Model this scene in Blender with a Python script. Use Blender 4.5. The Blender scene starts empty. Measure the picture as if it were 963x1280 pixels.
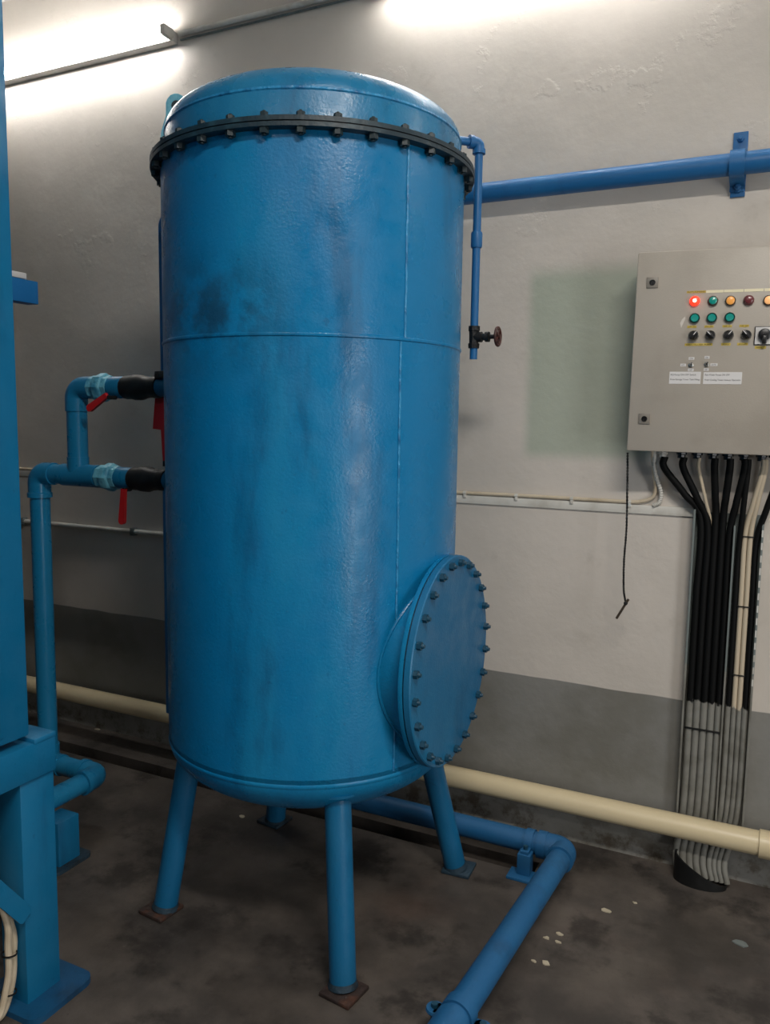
import bpy, bmesh, math, random
from mathutils import Vector, Matrix
random.seed(4)
SC = bpy.context.scene
COL = SC.collection

# ------------------------------------------------------------------ camera
F_PX, CX, CY = 1000.0, 481.5, 640.0
CAM_H = 1.5
XR = Vector((0.901, 0.435, 0.015)); FW = Vector((-0.430, 0.896, -0.112))
FW.normalize(); XR = (XR - FW * XR.dot(FW)).normalized(); DN = FW.cross(XR)
CAMP = Vector((0, 0, CAM_H))
cam_d = bpy.data.cameras.new('camera'); cam = bpy.data.objects.new('camera', cam_d); COL.objects.link(cam)
UP = XR.cross(FW)
R3 = Matrix((XR, UP, -FW)).transposed()
cam.matrix_world = Matrix.Translation(CAMP) @ R3.to_4x4()
cam_d.sensor_fit = 'VERTICAL'; cam_d.sensor_height = 36.0; cam_d.lens = 36.0 * F_PX / 1280.0
cam_d.clip_start = 0.02
SC.camera = cam

# ------------------------------------------------------------------ world, exposure, lamps
w = bpy.data.worlds.new('world'); SC.world = w; w.use_nodes = True
w.node_tree.nodes['Background'].inputs[0].default_value = (0.8, 0.85, 0.9, 1)
w.node_tree.nodes['Background'].inputs[1].default_value = 0.05
SC.view_settings.view_transform = 'Standard'; SC.view_settings.look = 'None'
SC.view_settings.gamma = 1.0; SC.view_settings.use_curve_mapping = False
SC.view_settings.exposure = 0.74
SC.cycles.max_bounces = 6; SC.cycles.diffuse_bounces = 4; SC.cycles.glossy_bounces = 3
SC.cycles.sample_clamp_indirect = 4.0

TUBE_EMIT = 36.0
def area(name, loc, target, sx, sy, power, col=(1, .945, .88)):
    d = bpy.data.lights.new(name, 'AREA'); d.shape = 'RECTANGLE'; d.size = sx; d.size_y = sy
    d.energy = power; d.color = col
    o = bpy.data.objects.new(name, d); COL.objects.link(o); o.location = loc
    o.rotation_euler = (Vector(target) - Vector(loc)).to_track_quat('-Z', 'Y').to_euler()
    return o
area('ceiling_lamp_right', (0.55, 0.35, 3.3), (0.55, 0.35, 0), 1.25, 0.16, 44)
area('ceiling_lamp_left', (-.6, -1.3, 3.3), (-.6, -1.3, 0), 1.25, 0.16, 13)
area('tank_highlight_fill', (2.85, -0.1, 1.15), (-1.2, 2.0, 1.15), 0.9, 1.9, 24, (.95, .97, 1))  # unseen fill light added for the tank's highlight; wall_right has no opening

# ------------------------------------------------------------------ helpers
def s2l(c):
    return tuple(((v / 255 / 12.92) if v / 255 <= .04045 else ((v / 255 + .055) / 1.055) ** 2.4) for v in c)
def at_plane(px, py, axis, val):
    r = FW * F_PX + XR * (px - CX) + DN * (py - CY)
    return CAMP + r * ((val - CAMP[axis]) / r[axis])
def px_y(px, py, Y): return at_plane(px, py, 1, Y)
def px_x(px, py, X): return at_plane(px, py, 0, X)
def px_z(px, py, Z=0.0): return at_plane(px, py, 2, Z)

class NT:
    def __init__(s, m): s.t = m.node_tree; s.n = s.t.nodes; s.l = s.t.links
    def add(s, typ, **kw):
        nd = s.n.new(typ)
        for k, v in kw.items(): setattr(nd, k, v)
        return nd
    def link(s, a, b): s.l.new(a, b)
    def coord(s, scale=(1, 1, 1)):
        tc = s.add('ShaderNodeTexCoord'); mp = s.add('ShaderNodeMapping')
        mp.inputs['Scale'].default_value = scale
        s.link(tc.outputs['Object'], mp.inputs['Vector']); return mp.outputs['Vector']
    def noise(s, vec, scale, detail=4, rough=.55):
        nd = s.add('ShaderNodeTexNoise'); nd.inputs['Scale'].default_value = scale
        nd.inputs['Detail'].default_value = detail; nd.inputs['Roughness'].default_value = rough
        s.link(vec, nd.inputs['Vector']); return nd.outputs['Fac']
    def ramp(s, fac, lo, hi, a=0.0, b=1.0):
        nd = s.add('ShaderNodeMapRange'); nd.clamp = True; nd.interpolation_type = 'SMOOTHSTEP'
        for i, v in zip(('From Min', 'From Max', 'To Min', 'To Max'), (lo, hi, a, b)): nd.inputs[i].default_value = v
        s.link(fac, nd.inputs['Value']); return nd.outputs['Result']
    def math(s, op, a, b=None):
        nd = s.add('ShaderNodeMath', operation=op)
        for i, v in enumerate((a, b)):
            if v is None: continue
            if isinstance(v, (int, float)): nd.inputs[i].default_value = v
            else: s.link(v, nd.inputs[i])
        return nd.outputs[0]
    def mix(s, fac, a, b):
        nd = s.add('ShaderNodeMix', data_type='RGBA')
        for i, v in ((0, fac), (6, a), (7, b)):
            if isinstance(v, (int, float)): nd.inputs[i].default_value = v
            elif isinstance(v, tuple): nd.inputs[i].default_value = (*v, 1)
            else: s.link(v, nd.inputs[i])
        return nd.outputs[2]
    def bump(s, h, strength, dist=.01, prev=None):
        nd = s.add('ShaderNodeBump'); nd.inputs['Strength'].default_value = strength
        nd.inputs['Distance'].default_value = dist; s.link(h, nd.inputs['Height'])
        if prev is not None: s.link(prev, nd.inputs['Normal'])
        return nd.outputs['Normal']

def new_mat(name):
    m = bpy.data.materials.new(name); m.use_nodes = True
    return m, NT(m), m.node_tree.nodes['Principled BSDF']

def simple(name, rgb, rough=.5, metal=0.0, var=.12, vscale=9, bump=.0, bscale=60, rgb2=None, thr=(.45, .7), vs=(1, 1, 1), emit=0, coat=0):
    m, t, b = new_mat(name)
    c = s2l(rgb); c2 = s2l(rgb2) if rgb2 else tuple(v * (1 - var * 2) for v in c)
    v = t.coord(vs); f = t.noise(v, vscale, 5)
    t.link(t.mix(t.ramp(f, *thr), c, c2), b.inputs['Base Color'])
    b.inputs['Roughness'].default_value = rough; b.inputs['Metallic'].default_value = metal
    if coat: b.inputs['Coat Weight'].default_value = coat; b.inputs['Coat Roughness'].default_value = .15
    if bump: t.link(t.bump(t.noise(v, bscale, 3), bump), b.inputs['Normal'])
    if emit:
        b.inputs['Emission Color'].default_value = (*c, 1); b.inputs['Emission Strength'].default_value = emit
    return m

def blue_paint(name, rgb, dark, light, rough=.38, streak=True, peel=.25, grime=False):
    m, t, b = new_mat(name)
    v = t.coord(); vs = t.coord((1, 1, .22))
    col = t.mix(t.ramp(t.noise(vs, 3.2, 6, .6), .45, .75), s2l(rgb), s2l(light))
    col = t.mix(t.ramp(t.noise(vs, 5.5, 7, .65), .52, .72, 0, .75), col, s2l(dark))
    spk = t.ramp(t.noise(v, 38, 4, .6), .66, .74, 0, .45)
    col = t.mix(spk, col, s2l(dark))
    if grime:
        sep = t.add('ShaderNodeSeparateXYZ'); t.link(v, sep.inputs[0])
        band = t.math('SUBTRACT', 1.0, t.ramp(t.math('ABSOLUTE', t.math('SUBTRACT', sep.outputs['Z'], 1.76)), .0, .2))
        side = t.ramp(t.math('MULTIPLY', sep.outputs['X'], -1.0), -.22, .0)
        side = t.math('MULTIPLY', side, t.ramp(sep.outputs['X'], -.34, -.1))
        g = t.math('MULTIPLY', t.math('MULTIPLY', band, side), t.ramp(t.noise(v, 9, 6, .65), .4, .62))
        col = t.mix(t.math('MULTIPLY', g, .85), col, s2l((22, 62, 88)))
    t.link(col, b.inputs['Base Color'])
    rr = t.ramp(t.noise(v, 14, 4), .3, .7, rough - .07, rough + .13)
    t.link(rr, b.inputs['Roughness'])
    h1 = t.bump(t.noise(v, 6, 3), .06, .03); h2 = t.bump(t.noise(v, 130, 3, .6), peel * .65, .005, h1)
    b.inputs['Specular IOR Level'].default_value = .4
    t.link(h2, b.inputs['Normal'])
    return m

M = {}
M['tank'] = blue_paint('tank_blue_paint', (8, 110, 160), (12, 80, 120), (22, 124, 168), .3, grime=True)
M['lid'] = blue_paint('lid_blue_paint', (28, 112, 154), (26, 84, 118), (42, 122, 160), .28)
M['vessel'] = blue_paint('vessel_blue_paint', (12, 104, 146), (12, 78, 114), (20, 112, 152), .5, peel=.12)
M['leg'] = blue_paint('leg_blue_paint', (16, 94, 136), (14, 70, 104), (28, 106, 146), .4)
M['pipe'] = blue_paint('pipe_royal_blue_paint', (30, 98, 152), (24, 76, 122), (38, 108, 160), .42, peel=.1)
M['floorpipe'] = blue_paint('shaded_floor_pipe_paint', (26, 86, 130), (26, 66, 100), (34, 94, 136), .5, peel=.1)  # blue pipe paint again, weaker light near the floor put into its colour
M['pvc'] = blue_paint('pvc_cyan_blue_paint', (26, 118, 160), (18, 90, 130), (42, 128, 168), .3, peel=.06)
M['union'] = simple('union_pale_cyan_paint', (110, 186, 206), .45, rgb2=(58, 142, 176), vscale=26, bump=.3, bscale=80)
M['flange'] = simple('flange_dark_teal_paint', (16, 40, 50), .5, rgb2=(36, 66, 76), vscale=22, thr=(.5, .75), bump=.2)
M['bolt'] = simple('bolt_dark_teal', (22, 40, 46), .5, rgb2=(46, 62, 62), vscale=40)
M['boltblue'] = simple('bolt_dark_blue', (18, 64, 86), .45, rgb2=(12, 34, 46), vscale=40)
M['rust'] = simple('rusty_plate', (46, 34, 30), .75, rgb2=(74, 44, 30), vscale=24, bump=.5)
M['plate'] = simple('dirty_blue_plate', (34, 56, 70), .6, rgb2=(30, 32, 34), vscale=20, bump=.4)
M['navy'] = blue_paint('dirty_navy_paint', (18, 70, 108), (22, 44, 62), (24, 84, 122), .5)
M['weld'] = simple('weld_bead_paint', (38, 132, 180), .4, rgb2=(24, 98, 146), vscale=30, bump=.5)
M['black'] = simple('black_rubber', (16, 17, 17), .5, rgb2=(26, 27, 27), vscale=30)
M['iron'] = simple('black_iron', (24, 26, 28), .5, metal=.3, rgb2=(44, 42, 40), vscale=40, bump=.3)
M['wheel'] = simple('rusty_red_wheel', (72, 34, 28), .55, rgb2=(38, 24, 22), vscale=60)
M['red'] = simple('red_plastic_grip', (200, 28, 30), .42, rgb2=(176, 24, 26))
M['cream'] = simple('cream_pvc', (214, 198, 162), .36, rgb2=(190, 172, 136), vscale=5, vs=(.4, 1, 1))
M['white'] = simple('white_pvc', (206, 204, 196), .45, rgb2=(180, 176, 166))
M['offwhite'] = simple('offwhite_cable', (206, 192, 168), .5, rgb2=(188, 172, 146))
M['cab'] = simple('cabinet_grey_beige_enamel', (172, 164, 152), .42, rgb2=(162, 154, 142), vscale=4, bump=.05, bscale=180)
M['edge'] = simple('lock_plate_grey', (132, 126, 116), .45, rgb2=(112, 106, 98))
M['steel'] = simple('brushed_steel', (165, 165, 160), .3, metal=.8)
M['galv'] = simple('galvanised_rail', (120, 128, 126), .45, metal=.3, rgb2=(92, 104, 104), vscale=30)
M['batten'] = simple('batten_grey', (196, 194, 190), .55)
M['wwhite'] = simple('white_sticker', (214, 212, 210), .6, var=.02)
M['yellow'] = simple('yellow_label', (190, 164, 60), .5, rgb2=(206, 186, 96), vscale=60)
M['pale'] = simple('pale_yellow_label', (232, 224, 190), .4, var=.03)
M['ink'] = simple('ink_black', (40, 40, 42), .6, var=.02)
M['knob'] = simple('knob_black', (18, 19, 22), .35)
M['teal'] = simple('teal_lens', (12, 150, 138), .25, var=.05, coat=.5)
M['tealbezel'] = simple('teal_dark_bezel', (12, 70, 66), .3)
M['maroon'] = simple('maroon_lens', (112, 46, 52), .3, coat=.4)
M['amber'] = simple('amber_lens', (206, 140, 66), .3, emit=.35)
M['peach'] = simple('peach_lens', (232, 170, 112), .3, emit=.35)
M['brownbezel'] = simple('brown_bezel', (70, 58, 46), .4)
M['redlens'] = simple('red_lit_lens', (230, 48, 28), .3, emit=1.2)
M['redcore'] = simple('red_lamp_core', (255, 215, 190), .3, emit=3.0)
M['flake'] = simple('paint_flake', (176, 166, 144), .7)
M['scratch'] = simple('bare_scratch', (206, 200, 190), .5, var=.02)

def tube_mat():
    m, t, b = new_mat('fluorescent_tube_glow')
    b.inputs['Base Color'].default_value = (.9, .9, .9, 1)
    b.inputs['Emission Color'].default_value = (1, .975, .95, 1); b.inputs['Emission Strength'].default_value = TUBE_EMIT
    return m
M['tube'] = tube_mat()

def cable_mat(name, top):
    m, t, b = new_mat(name)                       # the lower run was painted over with the grey wall paint
    v = t.coord(); sep = t.add('ShaderNodeSeparateXYZ'); t.link(v, sep.inputs[0])
    zz = t.math('ADD', sep.outputs['Z'], t.ramp(t.noise(v, 45, 2), .3, .7, -.008, .008))
    f = t.ramp(zz, .596, .602)
    t.link(t.mix(f, t.mix(t.ramp(t.noise(v, 12, 4), .4, .7), s2l((132, 131, 124)), s2l((112, 110, 102))), s2l(top)), b.inputs['Base Color'])
    b.inputs['Roughness'].default_value = .65; b.inputs['Specular IOR Level'].default_value = .2
    return m
M['cblack'] = cable_mat('black_cable_painted_grey_below', (8, 9, 9))
M['cwhite'] = cable_mat('white_cable_painted_grey_below', (196, 182, 158))
M['rail'] = cable_mat('galvanised_rail_painted_grey_below', (112, 120, 118))

def wall_mat():
    m, t, b = new_mat('painted_plaster_wall')
    v = t.coord(); sep = t.add('ShaderNodeSeparateXYZ'); t.link(v, sep.inputs[0])
    X, Z = sep.outputs['X'], sep.outputs['Z']
    base = t.mix(t.ramp(t.noise(v, 1.6, 5), .35, .7), s2l((207, 199, 189)), s2l((193, 186, 176)))
    base = t.mix(t.ramp(t.noise(v, 7, 6, .65), .6, .75, 0, .25), base, s2l((160, 150, 138)))
    # soft-edged green rectangle left of the cabinet
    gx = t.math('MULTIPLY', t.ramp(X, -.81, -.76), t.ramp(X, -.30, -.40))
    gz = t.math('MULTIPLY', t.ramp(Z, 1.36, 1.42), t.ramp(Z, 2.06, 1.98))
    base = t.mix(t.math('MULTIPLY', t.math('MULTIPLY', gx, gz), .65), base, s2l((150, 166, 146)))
    grey = t.mix(t.ramp(t.noise(v, 3, 6, .6), .4, .7), s2l((132, 131, 126)), s2l((116, 114, 106)))
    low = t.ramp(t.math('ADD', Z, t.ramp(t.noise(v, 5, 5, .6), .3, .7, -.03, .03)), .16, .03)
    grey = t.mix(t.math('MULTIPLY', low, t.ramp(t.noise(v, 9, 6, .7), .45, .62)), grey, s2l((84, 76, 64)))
    zz = t.math('ADD', Z, t.ramp(t.noise(v, 2.5, 2), .3, .7, -.004, .004))
    t.link(t.mix(t.ramp(zz, .584, .588), grey, base), b.inputs['Base Color'])
    b.inputs['Roughness'].default_value = .62
    h = t.bump(t.noise(v, 1.8, 4, .5), .4, .03)
    ridge = t.ramp(t.noise(v, 5.5, 7, .62), .6, .66)
    h = t.bump(t.math('MULTIPLY', ridge, t.ramp(Z, 1.9, 2.4)), .2, .004, h)
    h = t.bump(t.noise(v, 30, 4), .12, .01, h)
    t.link(h, b.inputs['Normal'])
    return m
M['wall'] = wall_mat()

def floor_mat():
    m, t, b = new_mat('stained_concrete_floor')
    v = t.coord()
    c = t.mix(t.ramp(t.noise(v, 2.4, 6, .6), .35, .68), s2l((56, 51, 47)), s2l((92, 84, 77)))
    c = t.mix(t.ramp(t.noise(v, 3.6, 7, .68), .5, .64, 0, .8), c, s2l((35, 30, 26)))
    c = t.mix(t.ramp(t.noise(v, 1.7, 4, .5), .55, .75, 0, .5), c, s2l((82, 62, 50)))
    c = t.mix(t.ramp(t.noise(v, 60, 4, .6), .62, .75, 0, .4), c, s2l((34, 31, 29)))
    c = t.mix(t.ramp(t.noise(v, 17, 5, .7), .68, .74, 0, .35), c, s2l((128, 120, 110)))
    t.link(c, b.inputs['Base Color'])
    t.link(t.ramp(t.noise(v, 3.5, 5), .35, .65, .5, .85), b.inputs['Roughness'])
    h = t.bump(t.noise(v, 6, 6, .6), .25, .02); h = t.bump(t.noise(v, 70, 4, .6), .25, .004, h)
    t.link(h, b.inputs['Normal'])
    return m
M['floor'] = floor_mat()
M['ceiling'] = simple('ceiling_paint', (206, 204, 198), .8)
M['wallplain'] = simple('plain_wall_paint', (150, 147, 140), .8)

# ---- mesh building
def root_loc(p):
    loc = Vector((0, 0, 0))
    while p is not None:
        loc = loc + Vector(p.location); p = p.parent
    return loc
def frame(d):
    d = Vector(d).normalized(); a = Vector((0, 0, 1)) if abs(d.z) < .9 else Vector((1, 0, 0))
    u = a.cross(d).normalized(); return u, d.cross(u)
class MB:
    def __init__(s): s.v = []; s.f = []
    def addv(s, pts): i = len(s.v); s.v.extend([Vector(p) for p in pts]); return i
    def box(s, c, size, rot=None, bev=0.0, seg=2):
        bm = bmesh.new(); bmesh.ops.create_cube(bm, size=1)
        for v in bm.verts: v.co = Vector((v.co.x * size[0], v.co.y * size[1], v.co.z * size[2]))
        if bev: bmesh.ops.bevel(bm, geom=bm.edges[:], offset=bev, segments=seg, profile=.5, affect='EDGES')
        bm.verts.ensure_lookup_table()
        i = s.addv([(rot @ v.co if rot else v.co) + Vector(c) for v in bm.verts])
        s.f += [[i + v.index for v in f.verts] for f in bm.faces]; bm.free(); return s
    def box2(s, a, b, bev=0.0):
        a, b = Vector(a), Vector(b); return s.box((a + b) / 2, [abs(b[i] - a[i]) for i in range(3)], None, bev)
    def rev(s, prof, c, axis=(0, 0, 1), n=32, closed=False):
        """revolve profile [(r,h)] about axis from c; r==0 makes a tip"""
        ax = Vector(axis).normalized(); u, w = frame(ax); c = Vector(c); rings = []
        for r, h in prof:
            if r <= 1e-6: rings.append([s.addv([c + ax * h])])
            else:
                i = s.addv([c + ax * h + (u * math.cos(2 * math.pi * k / n) + w * math.sin(2 * math.pi * k / n)) * r for k in range(n)])
                rings.append(list(range(i, i + n)))
        pairs = list(zip(rings, rings[1:])) + ([(rings[-1], rings[0])] if closed else [])
        for A, B in pairs:
            for k in range(n):
                q = [A[k % len(A)], A[(k + 1) % n % len(A)], B[(k + 1) % n % len(B)], B[k % len(B)]]
                q2 = []
                for x in q:
                    if x not in q2: q2.append(x)
                if len(q2) > 2: s.f.append(q2)
        return s
    def cyl(s, p0, p1, r, r1=None, n=20):
        p0, p1 = Vector(p0), Vector(p1); L = (p1 - p0).length; r1 = r if r1 is None else r1
        return s.rev([(0, 0), (r, 0), (r1, L), (0, L)], p0, p1 - p0, n)
    def tube(s, pts, r, n=12, cap=True, rfun=None):
        pts = [Vector(p) for p in pts]; N = len(pts); u = None; rings = []
        for i, p in enumerate(pts):
            d = (pts[min(i + 1, N - 1)] - pts[max(i - 1, 0)]).normalized()
            if u is None: u, _ = frame(d)
            u = (u - d * u.dot(d)).normalized(); w = d.cross(u)
            rr = rfun(i / (N - 1)) * r if rfun else r
            i0 = s.addv([p + (u * math.cos(2 * math.pi * k / n) + w * math.sin(2 * math.pi * k / n)) * rr for k in range(n)])
            rings.append(i0)
        for a, b in zip(rings, rings[1:]):
            for k in range(n): s.f.append([a + k, a + (k + 1) % n, b + (k + 1) % n, b + k])
        if cap: s.f.append([rings[0] + k for k in range(n)][::-1]); s.f.append([rings[-1] + k for k in range(n)])
        return s
    def prism(s, outline, o, u, w, t):
        """outline [(a,b)] on plane o+u*a+w*b, extruded by vector t"""
        o, u, w, t = map(Vector, (o, u, w, t)); n = len(outline)
        i = s.addv([o + u * a + w * b for a, b in outline]); j = s.addv([o + u * a + w * b + t for a, b in outline])
        s.f.append([i + k for k in range(n)][::-1]); s.f.append([j + k for k in range(n)])
        for k in range(n): s.f.append([i + k, i + (k + 1) % n, j + (k + 1) % n, j + k])
        return s
    def mesh(s, name, m, off=Vector((0, 0, 0)), angle=35):
        me = bpy.data.meshes.new(name)
        me.from_pydata([tuple(v - off) for v in s.v], [], s.f)
        bm = bmesh.new(); bm.from_mesh(me); bmesh.ops.recalc_face_normals(bm, faces=bm.faces[:]); bm.to_mesh(me); bm.free()
        me.materials.append(M[m] if isinstance(m, str) else m)
        me.polygons.foreach_set('use_smooth', [True] * len(me.polygons))
        me.set_sharp_from_angle(angle=math.radians(angle)); me.update()
        return me
    def build(s, name, m, parent=None, angle=35, label=None):
        o = bpy.data.objects.new(name, s.mesh(name, m, root_loc(parent), angle)); COL.objects.link(o); o.parent = parent
        if label: o['label'] = label
        return o
def place(name, me, parent, loc, rot=None):
    """another piece that shares its mesh data"""
    o = bpy.data.objects.new(name, me); COL.objects.link(o); o.parent = parent
    o.location = Vector(loc) - root_loc(parent)
    if rot is not None: o.rotation_euler = rot.to_euler()
    return o
def thing(name, loc, label, cat, group=None):
    o = bpy.data.objects.new(name, None); COL.objects.link(o); o.location = loc; o.empty_display_size = .1
    return tag(o, label, cat, group)
def tag(o, label, cat, group=None):
    o['label'] = label; o['category'] = cat
    if group: o['group'] = group
    return o
def struct(o): o['kind'] = 'structure'; return o
def fillet(pts, r, n=8):
    pts = [Vector(p) for p in pts]; out = [pts[0]]
    for a, b, c in zip(pts, pts[1:], pts[2:]):
        d1 = (a - b).normalized(); d2 = (c - b).normalized()
        ang = d1.angle(d2)
        if ang > 3.1: out.append(b); continue
        t = min(r / math.tan(ang / 2), (a - b).length * .49, (c - b).length * .49); rr = t * math.tan(ang / 2)
        cen = b + (d1 + d2).normalized() * (rr / math.sin(ang / 2))
        s0 = b + d1 * t - cen; s1 = b + d2 * t - cen; th = s0.angle(s1)
        for k in range(n + 1):
            f = k / n
            out.append(cen + (s0 * math.sin((1 - f) * th) + s1 * math.sin(f * th)) / math.sin(th))
    out.append(pts[-1]); return out
def spline(pts, n=8):
    P = [Vector(p) for p in pts]; P = [P[0] * 2 - P[1]] + P + [P[-1] * 2 - P[-2]]; out = []
    for i in range(1, len(P) - 2):
        for k in range(n):
            t = k / n; a, b, c, d = P[i - 1:i + 3]
            out.append(.5 * ((2 * b) + (c - a) * t + (2 * a - 5 * b + 4 * c - d) * t * t + (3 * b - a - 3 * c + d) * t ** 3))
    out.append(P[-2]); return out
def elbow_pts(b, d1, d2, r, n=8):
    """points of a 90 degree bend: arms of length r along d1 and d2 from corner b"""
    b = Vector(b); d1 = Vector(d1).normalized(); d2 = Vector(d2).normalized()
    return fillet([b + d1 * (r * 1.02), b, b + d2 * (r * 1.02)], r, n)

# ------------------------------------------------------------------ the room
WALL_Y = 2.78; CEIL = 3.41
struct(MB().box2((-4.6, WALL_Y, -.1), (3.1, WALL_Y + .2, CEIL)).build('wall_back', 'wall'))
struct(MB().box2((-4.8, -3.1, -.1), (-4.6, WALL_Y + .2, CEIL)).build('wall_left', 'wallplain'))
struct(MB().box2((3.1, -3.1, -.1), (3.3, WALL_Y + .2, CEIL)).build('wall_right', 'wallplain'))
struct(MB().box2((-4.8, -3.3, -.1), (3.3, -3.1, CEIL)).build('wall_front', 'wallplain'))
struct(MB().box2((-4.8, -3.3, CEIL), (3.3, WALL_Y + .2, CEIL + .1)).build('ceiling', 'ceiling'))
fb = MB()                                           # slab with a narrow drain channel before the wall
TX, T0, T1, TD = -.63, 2.505, 2.585, -.05
fb.box2((-4.6, -3.1, -.1), (3.1, T0, 0)); fb.box2((-4.6, T1, -.1), (TX, WALL_Y, 0))
fb.box2((TX, T0, -.1), (3.1, WALL_Y, 0)); fb.box2((-4.6, T0, -.1), (TX, T1, TD))
struct(fb.build('floor', 'floor'))

# ------------------------------------------------------------------ the tank
TC = Vector((-1.237, 2.075, 0)); TR = .431
tank = thing('pressure_tank', TC, 'large upright blue steel tank on four splayed legs with bolted domed lid', 'tank')
def az(a, r, z): return Vector((TC.x + r * math.cos(math.radians(a)), TC.y + r * math.sin(math.radians(a)), z))
def C(z): return Vector((TC.x, TC.y, z))
shell = MB().rev([(TR - .02, 2.19), (TR, 2.19), (TR, 1.709), (TR, 1.2), (TR, .56), (TR - .02, .56)], C(0), n=96).build('shell', 'tank', tank)
MB().rev([(TR - .002, 1.702), (TR + .0025, 1.705), (TR + .0035, 1.708), (TR + .0025, 1.712), (TR - .002, 1.715)], C(0), n=96).build('weld_seam', 'tank', shell)
def vseam(a, z0, z1, name='weld_seam'):
    pts = [az(a + random.uniform(-.12, .12), TR + .0005, z0 + (z1 - z0) * k / 24) for k in range(25)]
    return MB().tube(pts, .0035, 6).build(name, 'weld', shell)
vseam(-27, 1.712, 2.18); vseam(-28.8, .57, 1.702)
# bottom dish
prof = [(TR, .575), (TR, .56)]
for k in range(1, 19):
    t = k / 18 * math.pi / 2; prof.append((TR * math.cos(t) if k < 18 else 0, .56 - .172 * math.sin(t)))
dish = MB().rev(prof, C(0), n=96).build('bottom_dish', 'tank', tank, 60)
MB().rev([(TR - .002, .548), (TR + .0012, .553), (TR + .0018, .557), (TR + .0012, .561), (TR - .002, .566)], C(0), n=96).build('weld_seam', 'tank', dish)
# flanges and gasket
FR = .459
MB().rev([(TR - .01, 2.182), (FR, 2.182), (FR, 2.192), (TR - .01, 2.192)], C(0), n=96, closed=True).build('body_flange', 'flange', tank)
MB().rev([(TR - .01, 2.192), (FR - .004, 2.192), (FR - .004, 2.195), (TR - .01, 2.195)], C(0), n=96, closed=True).build('gasket', 'black', tank)
MB().rev([(.41, 2.195), (FR, 2.195), (FR, 2.206), (.41, 2.206)], C(0), n=96, closed=True).build('lid_flange', 'flange', tank)
# lid
LR = .418; prof = [(LR, 2.200), (LR, 2.282)]
for k in range(1, 15):
    t = k / 14 * math.pi / 2; prof.append((LR * math.cos(t) if k < 14 else 0, 2.284 + .126 * math.sin(t) ** .95))
lid = MB().rev(prof, C(0), n=96).build('lid', 'lid', tank, 60)
MB().rev([(LR - .001, 2.276), (LR + .003, 2.28), (LR + .002, 2.285), (LR - .004, 2.288)], C(0), n=96).build('weld_seam', 'weld', lid)
MB().cyl(C(2.405), C(2.425), .03, n=24).build('plug', 'lid', lid)
# bolts through the flanges: hex head below, nut and stud above
def hexbolt(lo, hi, m, name='flange_bolt'):
    b = MB(); b.cyl((0, 0, lo - .013), (0, 0, lo), .0125, n=6); b.cyl((0, 0, lo - .017), (0, 0, lo - .013), .0062, .005, n=10)
    b.cyl((0, 0, hi), (0, 0, hi + .011), .0105, n=6); b.cyl((0, 0, hi + .011), (0, 0, hi + .015), .0062, .004, n=10); b.cyl((0, 0, lo), (0, 0, hi), .006, n=8)
    return b.mesh(name, m)
bm_ = hexbolt(-.012, .012, 'bolt')
NB = 32
for k in range(NB):
    a = 360 / NB * (k + .35); place('flange_bolt', bm_, tank, az(a, .4445, 2.194), Matrix.Rotation(random.uniform(0, 1), 3, 'Z'))
# manway on the +x side
MZ = .832; mx0 = -.783
mc = Vector((mx0, TC.y, MZ)); AX = Vector((1, 0, 0))
neck = MB().rev([(.252, -.19), (.252, 0)], mc - AX * .02, AX, 72).build('manway_neck', 'tank', tank)
pts = []
for k in range(73):
    t = 2 * math.pi * k / 72; y = .253 * math.cos(t); pts.append(Vector((TC.x + math.sqrt(TR * TR - y * y) + .001, TC.y + y, MZ + .253 * math.sin(t))))
MB().tube(pts, .0045, 8, cap=False).build('weld_seam', 'tank', neck)
MB().rev([(.24, -.028), (.296, -.028), (.297, -.026), (.297, -.016), (.24, -.016)], mc, AX, 72, closed=True).build('manway_flange', 'tank', tank)
MB().rev([(.0, -.014), (.293, -.014), (.293, -.016), (0, -.016)], mc, AX, 72).build('gasket', 'black', tank)
MB().rev([(0, -.013), (.296, -.013), (.298, -.011), (.298, .004), (.295, .007), (0, .007)], mc, AX, 72).build('manway_cover', 'leg', tank)
b = MB(); b.cyl((0, 0, .007), (0, 0, .019), .0115, n=6); b.cyl((0, 0, .019), (0, 0, .027), .0065, .005, n=10); b.cyl((0, 0, -.03), (0, 0, .007), .006, n=8)
mb_ = b.mesh('manway_bolt', 'boltblue')
RY = Matrix.Rotation(math.pi / 2, 3, 'Y')
for k in range(24):
    t = 2 * math.pi * (k + .5) / 24
    place('manway_bolt', mb_, tank, mc + Vector((0, .277 * math.cos(t), .277 * math.sin(t))), RY @ Matrix.Rotation(random.uniform(0, 1), 3, 'Z'))
# legs
for bx, by, m2 in ((-.935, 1.735, 'rust'), (-1.588, 1.792, 'rust'), (-.872, 2.41, 'plate'), (-1.588, 2.40, 'plate')):
    base = Vector((bx, by, .008)); d = (base - C(.008)).normalized()
    top = C(.53) + d * .365
    lg = MB().tube([top, base.lerp(top, .5), base], .036, 24).build('leg', 'leg', tank)
    MB().rev([(.036, 0), (.041, .004), (.037, .02)], base, top - base, 24).build('weld_bead', 'plate', lg)
    MB().box((base.x + d.x * .012, base.y + d.y * .012, .006), (.096, .096, .012), Matrix.Rotation(random.uniform(-.15, .15), 3, 'Z'), .003).build('base_plate', m2, lg)
    pp = base.lerp(top, .955); MB().rev([(0, 0), (.058, 0), (.06, .006), (.0, .012)], pp - Vector((0, 0, .0)), top - base, 24).build('leg_pad', 'leg', lg)
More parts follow.
